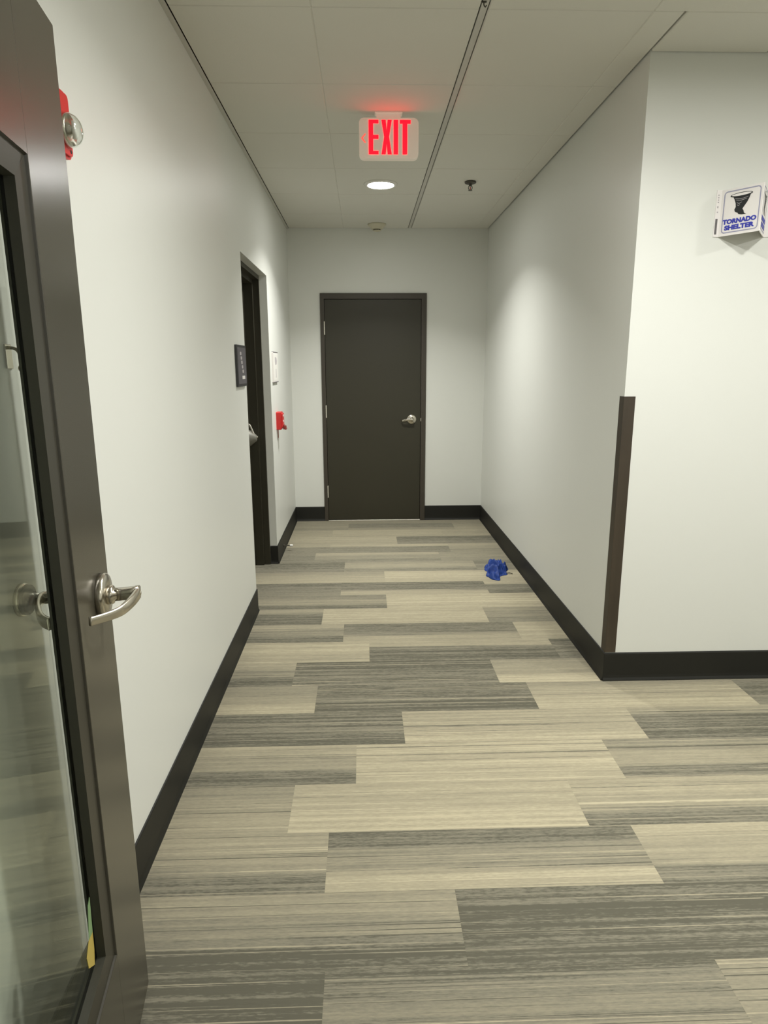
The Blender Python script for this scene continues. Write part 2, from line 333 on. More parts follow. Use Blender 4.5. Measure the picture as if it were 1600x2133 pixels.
while Y0+k*PW < D:
    y0, y1 = Y0+k*PW, min(Y0+(k+1)*PW, D+0.02)
    if k in R_: seam, tn = R_[k]
    else: seam, tn = rnd.uniform(-0.5, 0.5), []
    i0 = -2
    for i in range(i0, 6):
        xa, xb = seam+(i)*PL, seam+(i+1)*PL
        lim0 = XL-0.24 if YN-0.25 < y0 < YF+0.1 else XL-0.02
        lim1 = XR+0.02 if y0 > YC+0.001 else XE
        xa, xb = max(xa, lim0), min(xb, lim1)
        if xb-xa < 0.03 or y1 < YB: continue
        j = i+1
        tone = tn[j] if 0 <= j < len(tn) else (*rnd.choice(PAL), .7)
        dk = 0.20 if k <= 0 else (0.06 if k == 1 else 0)      # dimmer light towards the viewer, put into the nearest planks' tone
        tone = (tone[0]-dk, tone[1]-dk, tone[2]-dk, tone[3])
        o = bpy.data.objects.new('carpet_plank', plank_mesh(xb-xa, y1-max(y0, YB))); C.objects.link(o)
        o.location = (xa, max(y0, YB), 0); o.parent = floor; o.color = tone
    k += 1

# ------------------------------------------------------------------ ceiling: grid and tiles
ceiling = bx('ceiling', (XL-0.2, XE+T, YB-T, D+T, H+0.03, H+0.08), 'void'); tag(ceiling, 'suspended ceiling of pale tiles over the hallway', kind='structure')
TX, TY, TPX, TPY = 0.440, 2.634, 1.22, 0.641
def tile(x0, x1, y0, y1, groove):
    bm = B()
    gx = 0.0045; gy = 0.0012; zf = H; zt = H+0.018
    a0, a1, b0, b1 = x0+gx, x1-gx, y0+gy, y1-gy
    xs = [a0, a0+0.003]
    if groove is not None and a0+0.05 < groove < a1-0.05: xs += [groove-0.004, groove, groove+0.004]
    xs += [a1-0.003, a1]
    def zz(i):
        if i == 0 or i == len(xs)-1: return zf+0.004
        return zf+0.003 if groove is not None and abs(xs[i]-groove) < 1e-6 else zf
    ys = [b0, b0+0.003, b1-0.003, b1]
    g = [[bm.verts.new((x, y, zz(i)+(0.003 if j in (0, 3) else 0))) for j, y in enumerate(ys)] for i, x in enumerate(xs)]
    for i in range(len(xs)-1):
        for j in range(3): bm.faces.new((g[i][j], g[i+1][j], g[i+1][j+1], g[i][j+1]))
    top = [bm.verts.new(p) for p in ((a0, b0, zt), (a1, b0, zt), (a1, b1, zt), (a0, b1, zt))]
    bm.faces.new([g[i][0] for i in range(len(xs))]+[top[1], top[0]]); bm.faces.new([g[i][3] for i in range(len(xs))]+[top[2], top[3]])
    bm.faces.new([g[0][j] for j in range(4)]+[top[3], top[0]]); bm.faces.new([g[-1][j] for j in range(4)]+[top[2], top[1]]); bm.faces.new(top)
    return link('ceiling_tile', bm, 'ceil', ceiling)
TW = 0.012
xs = [TX+i*TPX for i in range(-1, 5)]
ys = [TY+i*TPY for i in range(-8, 8)]
for i, xa in enumerate(xs):
    xb = xa+TPX; cx0 = max(xa+TW, XL+0.016); cx1 = min(xb-TW, XE-0.01)
    if cx1-cx0 < 0.05: continue
    for ya in ys:
        yb = ya+TPY; cy0, cy1 = max(ya, YB+0.01), min(yb, D-0.004)
        if cy1-cy0 < 0.04: continue
        if cy0 > YC-0.02:
            if cx0 > XR: continue
            tile(cx0, min(cx1, XR-0.004), cy0, cy1, xa+TPX/2)
        elif cy1 > YC and cx1 > XR:
            if cx0 < XR:
                tile(cx0, XR-0.004, cy0, cy1, xa+TPX/2); tile(XR-0.004, cx1, cy0, YC-0.004, xa+TPX/2)
            else: tile(cx0, cx1, cy0, YC-0.004, xa+TPX/2)
        else: tile(cx0, cx1, cy0, cy1, xa+TPX/2)
for xa in xs[1:]:
    y1 = D if xa < XR else YC
    if xa > XE: continue
    bx('grid_tee', (xa-TW, xa+TW, YB, y1, H+0.003, H+0.012), 'tee', ceiling, bev=0.0008)
tag(bx('trim_1', (XL, XL+0.018, YB, D, H-0.007, H+0.001), 'tee', bev=0.0008), 'thin painted angle where the ceiling meets the left wall', kind='structure')

# ------------------------------------------------------------------ door at the end of the hallway
d1 = empty('door_1', ((DX0+DX1)/2, D, 0)); tag(d1, 'closed dark brown door at the end of the hallway', kind='structure')
def rel(o, parent):           # parent while keeping world-built geometry in place
    o.parent = parent; o.matrix_parent_inverse = parent.matrix_basis.inverted(); return o
def w(name, bm, m_, parent, smooth=False): return rel(link(name, bm, m_, None, smooth), parent)
bm = B()
fy0, fy1 = D-0.018, D+T
prism(bm, [(DX0, 0), (DX0, DZ), (DX1, DZ), (DX1, 0), (DX1-0.047, 0), (DX1-0.047, DZ-0.050), (DX0+0.036, DZ-0.050), (DX0+0.036, 0)], lambda u, v_, t: (u, t, v_), fy0, fy1-0.01)
bmesh.ops.bevel(bm, geom=[e_ for e_ in bm.edges], offset=0.0015, segments=1, affect='EDGES')
w('door_frame', bm, 'frame', d1)
LX0, LX1, LZ1 = DX0+0.039, DX1-0.050, DZ-0.054
bm = B(); box(bm, LX0, LX1, D-0.008, D+0.037, 0.010, LZ1, bev=0.0015, seg=1); leaf = w('door_leaf', bm, 'door', d1)
w('door_backing', (lambda b_: (box(b_, DX0+0.036, DX1-0.047, D+0.06, D+0.07, 0, DZ-0.05), b_)[1])(B()), 'black', d1)
bm = B(); box(bm, DX0+0.03, DX1-0.04, D-0.012, D+0.05, 0.0005, 0.007, bev=0.002, seg=1); w('threshold', bm, 'hinge', d1)
for zc in (1.87, 1.09, 0.30):
    bm = B()
    for q in range(3): lathe(bm, [(0.0062, zc-0.056+q*0.0375), (0.0062, zc-0.056+q*0.0375+0.0365)], 'z', (LX0-0.003, D-0.014, 0), 12)
    lathe(bm, [(0.003, zc-0.062), (0.0066, zc-0.059), (0.0066, zc-0.0565)], 'z', (LX0-0.003, D-0.014, 0), 12); lathe(bm, [(0.0066, zc+0.0565), (0.0066, zc+0.059), (0.003, zc+0.062)], 'z', (LX0-0.003, D-0.014, 0), 12)
    w('hinge', bm, 'hinge', d1, False)
lx, lz = 0.467, 1.011
bm = B(); yf = D-0.008
lathe(bm, [(0.046, yf), (0.046, yf-0.004), (0.043, yf-0.010), (0.030, yf-0.012), (0.019, yf-0.014), (0.015, yf-0.03), (0.014, yf-0.055), (0.012, yf-0.062)], 'y', (lx, 0, lz), 28)
path = smooth_path([(lx+0.004, yf-0.056, lz), (lx-0.03, yf-0.056, lz), (lx-0.06, yf-0.052, lz-0.004), (lx-0.088, yf-0.042, lz-0.010), (lx-0.100, yf-0.022, lz-0.012)])
ribbon(bm, path, [0.011]*20+[0.009]*(len(path)-20), 0.0055); w('lever_handle', bm, 'steel', leaf, True)
bm = B(); box(bm, LX1+0.0005, LX1+0.006, D-0.020, D-0.006, lz-0.02, lz+0.012, bev=0.001, seg=1); w('strike_plate', bm, 'hinge', d1)

# ------------------------------------------------------------------ recessed door in the left wall
d2 = empty('door_2', (XL-0.17, (YN+YF)/2, 0)); tag(d2, 'dark door set deep in the recess of the left wall', kind='structure')
XF = XL-0.054     # room side of the metal frame
bm = B()
prism(bm, [(YN, 0), (YN, ZO), (YF, ZO), (YF, 0), (YF-0.022, 0), (YF-0.022, ZO-0.03), (YN+0.022, ZO-0.03), (YN+0.022, 0)], lambda u, v_, t: (t, u, v_), XF-0.045, XF)
prism(bm, [(YN+0.001, 0), (YN+0.001, ZO-0.001), (YF-0.001, ZO-0.001), (YF-0.001, 0), (YF-0.042, 0), (YF-0.042, ZO-0.055), (YN+0.042, ZO-0.055), (YN+0.042, 0)], lambda u, v_, t: (t, u, v_), XF-0.11, XF-0.0455)
bmesh.ops.bevel(bm, geom=[e_ for e_ in bm.edges], offset=0.0015, segments=1, affect='EDGES')
w('door_frame', bm, 'door', d2)
bm = B(); box(bm, XF-0.155, XF-0.111, YN+0.003, YF-0.003, 0.008, ZO-0.003, bev=0.001, seg=1); leaf2 = w('door_leaf', bm, 'door', d2)
bm = B(); box(bm, XF-0.116, XF-0.1105, YF-0.075, YF-0.066, 0.01, ZO-0.06, bev=0.001, seg=1); w('astragal_strip', bm, 'frame', d2)
hx, hy, hz = XF-0.111, 4.845, 1.005
bm = B()
# rounded hub flaring off the leaf, then the bright lever blade above it
lathe(bm, [(0.062, hx), (0.062, hx+0.008), (0.056, hx+0.022), (0.040, hx+0.040), (0.026, hx+0.060), (0.020, hx+0.066)], 'x', (0, hy, hz), 28)
w('handle_hub', bm, 'dull_hub', leaf2, True)
bm = B(); ribbon(bm, smooth_path([(hx+0.006, hy, hz+0.100), (hx+0.020, hy-0.004, hz+0.092), (hx+0.042, hy-0.008, hz+0.040), (hx+0.052, hy-0.010, hz+0.014), (hx+0.074, hy-0.010, hz+0.008)]), 0.004, 0.006, zax=Vector((0, 1, 0)))
w('lever_handle', bm, 'hinge', leaf2, True)

# ------------------------------------------------------------------ open glazed door
def dp(s, t, z): return LAT+SD*s+ND*t+Vector((0, 0, z))     # s along the leaf from the latch edge, t out of the visible face
d3 = empty('door_3', HNG); tag(d3, 'open dark brown door with a large glass pane and lever handle', kind='structure')
ZT, S0, S1, Z0, Z1 = 2.128, 0.222, 0.80, 0.325, 1.851
def dbox(bm, s0, s1, t0, t1, z0, z1, bev=0.0, seg=2):
    b2 = B(); box(b2, s0, s1, t0, t1, z0, z1, bev=bev, seg=seg)
    mp = {}
    for v_ in b2.verts: mp[v_] = bm.verts.new(dp(v_.co.x, v_.co.y, v_.co.z))
    for f in b2.faces: bm.faces.new([mp[v_] for v_ in f.verts])
    b2.free()
TH = 0.045
for nm, a in (('stile', (0, S0, -TH, 0, 0.010, ZT)), ('stile', (S1, HW, -TH, 0, 0.010, ZT)), ('rail', (S0, S1, -TH, 0, 0.010, Z0)), ('rail', (S0, S1, -TH, 0, Z1, ZT))):
    bm = B(); dbox(bm, *a, bev=0.0 if nm == 'rail' else 0.0012, seg=1); w('bottom_rail' if a[4] < 0.1 and nm == 'rail' else ('top_rail' if nm == 'rail' else 'stile'), bm, 'gdoor', d3)
# glazing kit: sloped bead ring, then the dark inner reveal down to the pane
def ring(bm, s0, s1, z0, z1, ta, inset, tb):
    o_ = [(s0, z0), (s1, z0), (s1, z1), (s0, z1)]; i_ = [(s0+inset, z0+inset), (s1-inset, z0+inset), (s1-inset, z1-inset), (s0+inset, z1-inset)]
    A = [bm.verts.new(dp(s, ta, z)) for s, z in o_]; Bv = [bm.verts.new(dp(s, tb, z)) for s, z in i_]
    for q in range(4): bm.faces.new((A[q], A[(q+1) % 4], Bv[(q+1) % 4], Bv[q]))
bm = B(); ring(bm, S0, S1, Z0, Z1, -0.001, 0.002, -0.005); ring(bm, S0+0.002, S1-0.002, Z0+0.002, Z1-0.002, -0.005, 0.040, -0.009)
ring(bm, S0, S1, Z0, Z1, -TH+0.001, 0.002, -TH+0.005); ring(bm, S0+0.002, S1-0.002, Z0+0.002, Z1-0.002, -TH+0.005, 0.040, -TH+0.009)
w('glazing_bead', bm, 'bead', d3)
bm = B(); ring(bm, S0+0.042, S1-0.042, Z0+0.042, Z1-0.042, -0.009, 0.002, -0.025); ring(bm, S0+0.042, S1-0.042, Z0+0.042, Z1-0.042, -TH+0.009, 0.002, -0.031)
w('glazing_gasket', bm, 'gasket', d3)
bm = B(); dbox(bm, S0+0.035, S1-0.035, -0.030, -0.025, Z0+0.035, Z1-0.035); w('glass_pane', bm, 'pane', d3)
# tape remnant in the lower corner of the pane
bm = B(); prism(bm, [(0.278, 0.402), (0.285, 0.372), (0.318, 0.398), (0.322, 0.425), (0.300, 0.445), (0.276, 0.440)], lambda u, v_, t: dp(u, t, v_), -0.0248, -0.0240)
w('yellow_tape', bm, 'tag_yellow', d3)
bm = B(); prism(bm, [(0.276, 0.4405), (0.300, 0.4455), (0.284, 0.505), (0.270, 0.515)], lambda u, v_, t: dp(u, t, v_), -0.0248, -0.0240)
w('green_tape', bm, 'tag_green', d3)
# lever set: rose, collar, shank and return lever
def dl(bm, prof, s, z, n=36):
    rings = []
    for r, t in prof: rings.append([bm.verts.new(dp(s+r*math.cos(2*math.pi*i/n), t, z+r*math.sin(2*math.pi*i/n))) for i in range(n)])
    for a, b_ in zip(rings, rings[1:]):
        for i in range(n): bm.faces.new((a[i], a[(i+1) % n], b_[(i+1) % n], b_[i]))
    bm.faces.new(rings[0]); bm.faces.new(rings[-1])
ls, lz3 = 0.073, 1.064
bm = B(); dl(bm, [(0.046, 0), (0.046, 0.009), (0.045, 0.0125), (0.042, 0.015), (0.022, 0.016)], ls, lz3); rose = w('rose', bm, 'steel', d3, True)
bm = B(); dl(bm, [(0.020, 0.015), (0.020, 0.024), (0.018, 0.027), (0.0138, 0.029), (0.0125, 0.034)], ls, lz3)
ribbon(bm, [dp(ls, 0.030, lz3), dp(ls, 0.045, lz3), dp(ls+0.001, 0.060, lz3+0.001), dp(ls+0.002, 0.0775, lz3+0.002)], [0.0120, 0.0120, 0.0125, 0.0130], [0.0100, 0.0100, 0.0095, 0.0080])
P_ = smooth_path([dp(0.064, 0.0725, lz3+0.001), dp(0.084, 0.0745, lz3+0.001), dp(0.112, 0.0705, lz3-0.002), dp(0.143, 0.060, lz3-0.007), dp(0.162, 0.048, lz3-0.009), dp(0.185, 0.029, lz3-0.008), dp(0.205, 0.012, lz3-0.006)])
n_ = len(P_); hh = [0.0130-0.0045*min(1, i/(n_*0.8)) for i in range(n_)]; ht = [0.0058-0.0025*min(1, i/(n_*0.6)) for i in range(n_)]
ribbon(bm, P_, hh, ht); lev = w('lever_handle', bm, 'steel', d3, True)
bm = B(); dl(bm, [(0.005, 0.0765), (0.005, 0.0795), (0.003, 0.0805)], ls, lz3, 14); w('lock_button', bm, 'steel', lev, True)
# latch plate on the edge, lever on the hidden face
bm = B(); dbox(bm, -0.0012, 0.0005, -0.034, -0.010, 0.98, 1.14); w('latch_plate', bm, 'steel', d3)
bm = B(); dl(bm, [(0.046, -TH), (0.046, -TH-0.012), (0.042, -TH-0.015), (0.020, -TH-0.016), (0.0125, -TH-0.029), (0.0115, -TH-0.060), (0.009, -TH-0.070)], ls, lz3)
P_ = smooth_path([dp(0.062, -TH-0.064, lz3), dp(0.082, -TH-0.068, lz3), dp(0.115, -TH-0.062, lz3-0.004), dp(0.150, -TH-0.048, lz3-0.008), dp(0.180, -TH-0.032, lz3-0.008), dp(0.205, -TH-0.012, lz3-0.006)])
ribbon(bm, P_, 0.0115, 0.005)
w('lever_handle', bm, 'steel', d3, True)
for zc in (0.25, 1.07, 1.9):
    bm = B(); lathe(bm, [(0.007, zc-0.057), (0.007, zc+0.057)], 'z', tuple(HNG+ND*0.004-SD*(-0.004)), 12); w('hinge', bm, 'steel', d3)
bm = B(); box(bm, HNG.x-0.058, HNG.x-0.004, HNG.y-0.17, HNG.y-0.008, 0, 2.18, bev=0.0015, seg=1); w('hinge_jamb', bm, 'frame', d3)

# ------------------------------------------------------------------ corner guard
bm = B(); z0, z1 = BH+0.003, 1.384; cw = 0.050
prism(bm, [(XR-0.0025, YC-0.0025), (XR+cw, YC-0.0025), (XR+cw, YC-0.0004), (XR-0.0004, YC-0.0004), (XR-0.0004, YC+cw), (XR-0.0025, YC+cw)], lambda u, v_, t: (u, v_, t), z0, z1)
bmesh.ops.bevel(bm, geom=[e_ for e_ in bm.edges if abs((e_.verts[0].co-e_.verts[1].co).z) > 0.5], offset=0.0007, segments=1, affect='EDGES')
cg = link('corner_guard', bm, 'guard'); tag(cg, 'dark walnut corner guard strip on the outer wall corner above the baseboard', 'corner guard')

# ------------------------------------------------------------------ ceiling lamps
lens_e = bpy.data.materials['lamp_lens_lit']
for q, ((x, y), st, lab, spread) in enumerate(LAMPS):
    L_ = empty('ceiling_light', (x, y, H)); tag(L_, lab, 'light')
    bm = B(); lathe(bm, [(0.090, H-0.010), (0.096, H-0.013), (0.110, H-0.010), (0.116, H-0.003), (0.116, H), (0.09, H)], 'z', (x, y, 0), 48, cap=False); w('trim_ring', bm, 'white', L_, True)
    mt = lens_e.copy(); mt.name = 'lamp_lens_lit'; mt.node_tree.nodes['Principled BSDF'].inputs['Emission Strength'].default_value = LENS
    la = bpy.data.lights.new('lamp', 'AREA'); la.shape = 'DISK'; la.size = 0.17; la.energy = st; la.color = LAMP_RGB; la.spread = math.radians(spread)
    lo = bpy.data.objects.new('lamp', la); C.objects.link(lo); lo.parent = L_; lo.location = (0, 0, -0.012)
    bm = B(); lathe(bm, [(0.091, H-0.004), (0.091, H-0.0095), (0.080, H-0.0105)], 'z', (x, y, 0), 48)
    w('lens', bm, mt, L_)

# ------------------------------------------------------------------ exit sign
EY = 3.6
es = empty('exit_sign', (0.14, EY+0.02, H)); tag(es, 'white ceiling mounted sign reading EXIT in glowing red letters', 'exit sign')
def rrect(x0, x1, z0, z1, r, n=6):
    pts = []
    for cx, cz, a0 in ((x1-r, z1-r, 0), (x0+r, z1-r, 90), (x0+r, z0+r, 180), (x1-r, z0+r, 270)):
        for i in range(n+1): a = math.radians(a0+90*i/n); pts.append((cx+r*math.cos(a), cz+r*math.sin(a)))
    return pts
ex0, ex1, ez0, ez1 = -0.009, 0.289, 2.541, 2.727
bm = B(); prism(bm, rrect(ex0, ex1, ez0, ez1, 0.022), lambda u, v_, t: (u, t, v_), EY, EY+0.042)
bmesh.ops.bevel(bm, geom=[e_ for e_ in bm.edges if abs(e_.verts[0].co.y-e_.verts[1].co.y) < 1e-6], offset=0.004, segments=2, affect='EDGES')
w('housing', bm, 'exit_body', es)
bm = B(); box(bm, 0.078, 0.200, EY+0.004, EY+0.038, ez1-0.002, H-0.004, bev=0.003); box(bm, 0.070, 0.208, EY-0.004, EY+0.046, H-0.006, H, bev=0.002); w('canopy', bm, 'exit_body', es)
zt_, zb_ = 2.717, 2.560; zm_ = (zt_+zb_)/2
E_ = [(.039, zb_), (.039, zt_), (.088, zt_), (.088, zt_-.016), (.061, zt_-.016), (.061, zm_+.010), (.088, zm_+.010), (.088, zm_-.008), (.061, zm_-.008), (.061, zb_+.016), (.088, zb_+.016), (.088, zb_)]
X_ = [(.103, zb_), (.1165, zm_+.002), (.103, zt_), (.124, zt_), (.129, zm_+.030), (.134, zt_), (.1545, zt_), (.141, zm_+.002), (.1545, zb_), (.134, zb_), (.129, zm_-.030), (.124, zb_)]
I_ = [(.164, zb_), (.164, zt_), (.186, zt_), (.186, zb_)]
T_ = [(.209, zb_), (.209, zt_-.017), (.195, zt_-.017), (.195, zt_), (.249, zt_), (.249, zt_-.017), (.232, zt_-.017), (.232, zb_)]
for P2 in (E_, X_, I_, T_):
    bm = B(); prism(bm, P2, lambda u, v_, t: (u, t, v_), EY-0.0016, EY-0.0002); w('letter', bm, 'exit_red', es)
bm = B(); prism(bm, [(.001, zm_-.005), (.020, zm_+.017), (.025, zm_+.014), (.010, zm_-.005), (.025, zm_-.024), (.020, zm_-.027)], lambda u, v_, t: (u, t, v_), EY-0.0014, EY-0.0002); w('arrow', bm, 'chev_red', es)

# ------------------------------------------------------------------ smoke detector, sprinkler, clip
sx, sy = 0.134, 6.243
sd = empty('smoke_detector', (sx, sy, H)); tag(sd, 'cream round smoke detector on the ceiling near the end wall', 'smoke detector')
bm = B(); lathe(bm, [(0.082, H), (0.082, H-0.008), (0.074, H-0.014), (0.066, H-0.022), (0.050, H-0.040), (0.046, H-0.044)], 'z', (sx, sy, 0), 36); w('base', bm, 'cream', sd, True)
bm = B()
for i in range(10):
    a = math.radians(36*i); b2 = (sx+0.028*math.cos(a), sy+0.028*math.sin(a)); box(bm, b2[0]-0.004, b2[0]+0.004, b2[1]-0.004, b2[1]+0.004, H-0.052, H-0.043)
w('sensor_vent', bm, 'darkmetal', sd)
bm = B(); lathe(bm, [(0.036, H-0.051), (0.036, H-0.055), (0.024, H-0.060)], 'z', (sx, sy, 0), 24); w('sensor_cap', bm, 'cream', sd, True)
px_, py_ = 0.748, 4.847
sp = empty('fire_sprinkler', (px_, py_, H)); tag(sp, 'dark metal sprinkler head on the ceiling right of the round light', 'sprinkler')
bm = B(); lathe(bm, [(0.036, H-0.001), (0.040, H-0.006), (0.036, H-0.013), (0.016, H-0.016)], 'z', (px_, py_, 0), 28); w('escutcheon', bm, 'darkmetal', sp, True)
bm = B(); lathe(bm, [(0.010, H-0.015), (0.010, H-0.028), (0.008, H-0.030)], 'z', (px_, py_, 0), 16)
for s_ in (-1, 1):
    ribbon(bm, smooth_path([(px_+s_*0.009, py_, H-0.028), (px_+s_*0.013, py_, H-0.040), (px_+s_*0.008, py_, H-0.052), (px_, py_, H-0.056)]), 0.0022, 0.0022, zax=Vector((0, 1, 0)))
w('sprinkler_frame', bm, 'darkmetal', sp)
bm = B(); lathe(bm, [(0.014, H-0.056), (0.014, H-0.058)], 'z', (px_, py_, 0), 16); w('deflector', bm, 'darkmetal', sp)
bm = B(); lathe(bm, [(0.003, H-0.034), (0.003, H-0.052)], 'z', (px_, py_, 0), 8); w('bulb', bm, 'red', sp)
cx, cy = 0.432, 2.589
bm = B(); box(bm, cx-0.009, cx+0.009, cy-0.003, cy+0.003, H-0.001, H+0.003); ribbon(bm, smooth_path([(cx, cy, H), (cx, cy, H-0.008), (cx+0.005, cy, H-0.014), (cx+0.009, cy, H-0.009)]), 0.0018, 0.0018, zax=Vector((0, 1, 0)))
tag(link('ceiling_clip', bm, 'darkmetal'), 'tiny dark hook clipped to the ceiling grid bar above the exit sign', 'hook')

# ------------------------------------------------------------------ fire alarm strobe on the left wall
st = empty('alarm_strobe', (XL, 1.72, 2.06)); tag(st, 'red fire alarm strobe with clear dome, partly hidden behind the glazed door', 'fire alarm')
# vertical extents seen past the door edge: 1.99 .. 2.13
bm = B(); y0_, y1_, z0_, z1_ = 1.530, 1.668, 1.984, 2.124
prism(bm, rrect(y0_, y1_, z0_, z1_, 0.016, 4), lambda u, v_, t: (t, u, v_), XL+0.0003, XL+0.030)
bmesh.ops.bevel(bm, geom=[e_ for e_ in bm.edges if abs(e_.verts[0].co.x-e_.verts[1].co.x) < 1e-6 and e_.verts[0].co.x > XL+0.02], offset=0.006, segments=2, affect='EDGES')
w('housing', bm, 'red', st)
DC = Vector((XL+0.027, 1.634, 2.040))
bm = B(); lathe(bm, [(0.036, 0.0), (0.036, 0.008), (0.034, 0.018), (0.028, 0.028), (0.018, 0.035), (0.007, 0.038)], 'x', tuple(DC), 28); w('dome', bm, 'dome', st, True)
bm = B(); lathe(bm, [(0.033, 0.003), (0.032, 0.014), (0.020, 0.009), (0.005, 0.018)], 'x', tuple(DC), 24); w('reflector', bm, 'steel', st, True)
bm = B(); lathe(bm, [(0.005, -0.018), (0.005, 0.018)], 'z', tuple(DC+Vector((0.022, 0, 0))), 12); w('flash_tube', bm, 'white', st, True)
bm = B(); lathe(bm, [(0.004, 0), (0.004, 0.0012)], 'x', (XL+0.0295, 1.652, 2.000), 10); w('screw_hole', bm, 'black', st)

# ------------------------------------------------------------------ small hook on the wall seen through the glass
bm = B(); box(bm, XL+0.0003, XL+0.004, 1.312, 1.336, 1.520, 1.566, bev=0.001, seg=1)
ribbon(bm, smooth_path([(XL+0.003, 1.324, 1.560), (XL+0.020, 1.324, 1.556), (XL+0.028, 1.324, 1.535), (XL+0.022, 1.324, 1.520), (XL+0.030, 1.324, 1.512)]), 0.003, 0.003, zax=Vector((0, 1, 0)))
tag(link('wall_hook', bm, 'steel'), 'small metal hook on the wall, seen through the door glass', 'hook')

# round wall bumper that catches the lever of the glazed door
bs = empty('wall_bumper', (XL, 1.262, 1.068)); tag(bs, 'round metal wall bumper behind the glass of the open door', 'door stop')
bm = B(); lathe(bm, [(0.034, XL+0.0003), (0.034, XL+0.006), (0.031, XL+0.010), (0.025, XL+0.012)], 'x', (0, 1.262, 1.068), 32); w('base', bm, 'steel', bs, True)
bm = B(); lathe(bm, [(0.031, XL+0.0095), (0.030, XL+0.016), (0.020, XL+0.013), (0.004, XL+0.012)], 'x', (0, 1.262, 1.068), 32); w('rubber_pad', bm, 'print_grey', bs, True)

# ------------------------------------------------------------------ room signs beside the recess
def wall_sign(name, y0, y1, z0, z1, rim, face, label):
    s_ = empty(name, (XL, (y0+y1)/2, (z0+z1)/2)); tag(s_, label, 'sign')
    bm = B(); prism(bm, rrect(y0, y1, z0, z1, 0.006, 3), lambda u, v_, t: (t, u, v_), XL+0.0003, XL+0.012); w('sign_board', bm, rim, s_)
    bm = B(); prism(bm, rrect(y0+0.014, y1-0.014, z0+0.014, z1-0.014, 0.004, 3), lambda u, v_, t: (t, u, v_), XL+0.0122, XL+0.0135); w('face_panel', bm, face, s_)
    return s_
s1 = wall_sign('room_sign', 3.632, 3.905, 1.412, 1.637, 'placard_rim', 'placard', 'slate grey room sign on the wall before the recessed door')
bm = B(); prism(bm, rrect(3.755, 3.80+0.035, 1.452, 1.470, 0.002, 2), lambda u, v_, t: (t, u, v_), XL+0.0136, XL+0.015); w('number_tile', bm, 'sign_white', s1)
bm = B()
rr = random.Random(3)
for i in range(5):     # raised pictogram, worn: strokes of a standing figure and lines of braille
    yy = 3.715+0.012*i+rr.uniform(-.004, .004); zz = 1.60-0.024*i
    prism(bm, rrect(yy, yy+0.040, zz-0.018, zz, 0.006, 3), lambda u, v_, t: (t, u, v_), XL+0.0136, XL+0.0146)
w('raised_marking', bm, 'print_pale', s1)
s2 = wall_sign('notice_sign', 5.080, 5.345, 1.400, 1.628, 'sign_white', 'white', 'white notice sign on the wall beyond the recessed door')
for z_, nm in ((1.628, 't'), (1.404, 'b')):
    bm = B(); box(bm, XL+0.0004, XL+0.0135, 5.082, 5.343, z_-0.005, z_+0.001); w('frame_strip', bm, 'print_grey', s2)
bm = B(); prism(bm, [(5.17, 1.590), (5.25, 1.585), (5.27, 1.56), (5.25, 1.535), (5.18, 1.530), (5.165, 1.56)], lambda u, v_, t: (t, u, v_), XL+0.0136, XL+0.0142); w('pictogram', bm, 'print_pale', s2)
bm = B(); box(bm, XL+0.0136, XL+0.0142, 5.20, 5.225, 1.435, 1.500); w('text_line', bm, 'print_pale', s2)

# ------------------------------------------------------------------ fire alarm pull station
pl = empty('pull_station', (XL, 5.26, 1.03)); tag(pl, 'red fire alarm pull station on the left wall below the white notice sign', 'fire alarm')
bm = B(); prism(bm, rrect(5.205, 5.325, 1.030, 1.168, 0.006, 3), lambda u, v_, t: (t, u, v_), XL+0.0003, XL+0.040)
bmesh.ops.bevel(bm, geom=[e_ for e_ in bm.edges if abs(e_.verts[0].co.x-e_.verts[1].co.x) < 1e-6 and e_.verts[0].co.x > XL+0.03], offset=0.004, segments=2, affect='EDGES')
w('box', bm, 'red', pl)
bm = B(); prism(bm, rrect(5.215, 5.315, 1.045, 1.158, 0.008, 3), lambda u, v_, t: (t, u, v_), XL+0.0402, XL+0.050); w('front_cover', bm, 'red', pl)
bm = B(); box(bm, XL+0.050, XL+0.058, 5.230, 5.300, 1.050, 1.066, bev=0.003); box(bm, XL+0.048, XL+0.070, 5.238, 5.252, 1.030, 1.058, bev=0.003); box(bm, XL+0.048, XL+0.070, 5.278, 5.292, 1.030, 1.058, bev=0.003); box(bm, XL+0.062, XL+0.074, 5.236, 5.294, 1.028, 1.042, bev=0.003)
w('pull_handle', bm, 'darkred', pl)
mt_ = Matrix(((0, 0, 1, XL+0.0505), (1, 0, 0, 5.265), (0, 1, 0, 1.128), (0, 0, 0, 1)))
placed_text('lettering', 'FIRE', 0.026, 'sign_white', pl, mt_, bold=0.0006).matrix_parent_inverse = pl.matrix_basis.inverted()
mt_ = Matrix(((0, 0, 1, XL+0.0505), (1, 0, 0, 5.265), (0, 1, 0, 1.088), (0, 0, 0, 1)))
placed_text('lettering', 'PULL', 0.022, 'sign_white', pl, mt_, bold=0.0006).matrix_parent_inverse = pl.matrix_basis.inverted()
bm = B(); lathe(bm, [(0.0025, 0.965), (0.0025, 1.031)], 'z', (XL+0.010, 5.222, 0), 8); w('thin_stem', bm, 'darkred', pl)  # thin dark red stem below the box

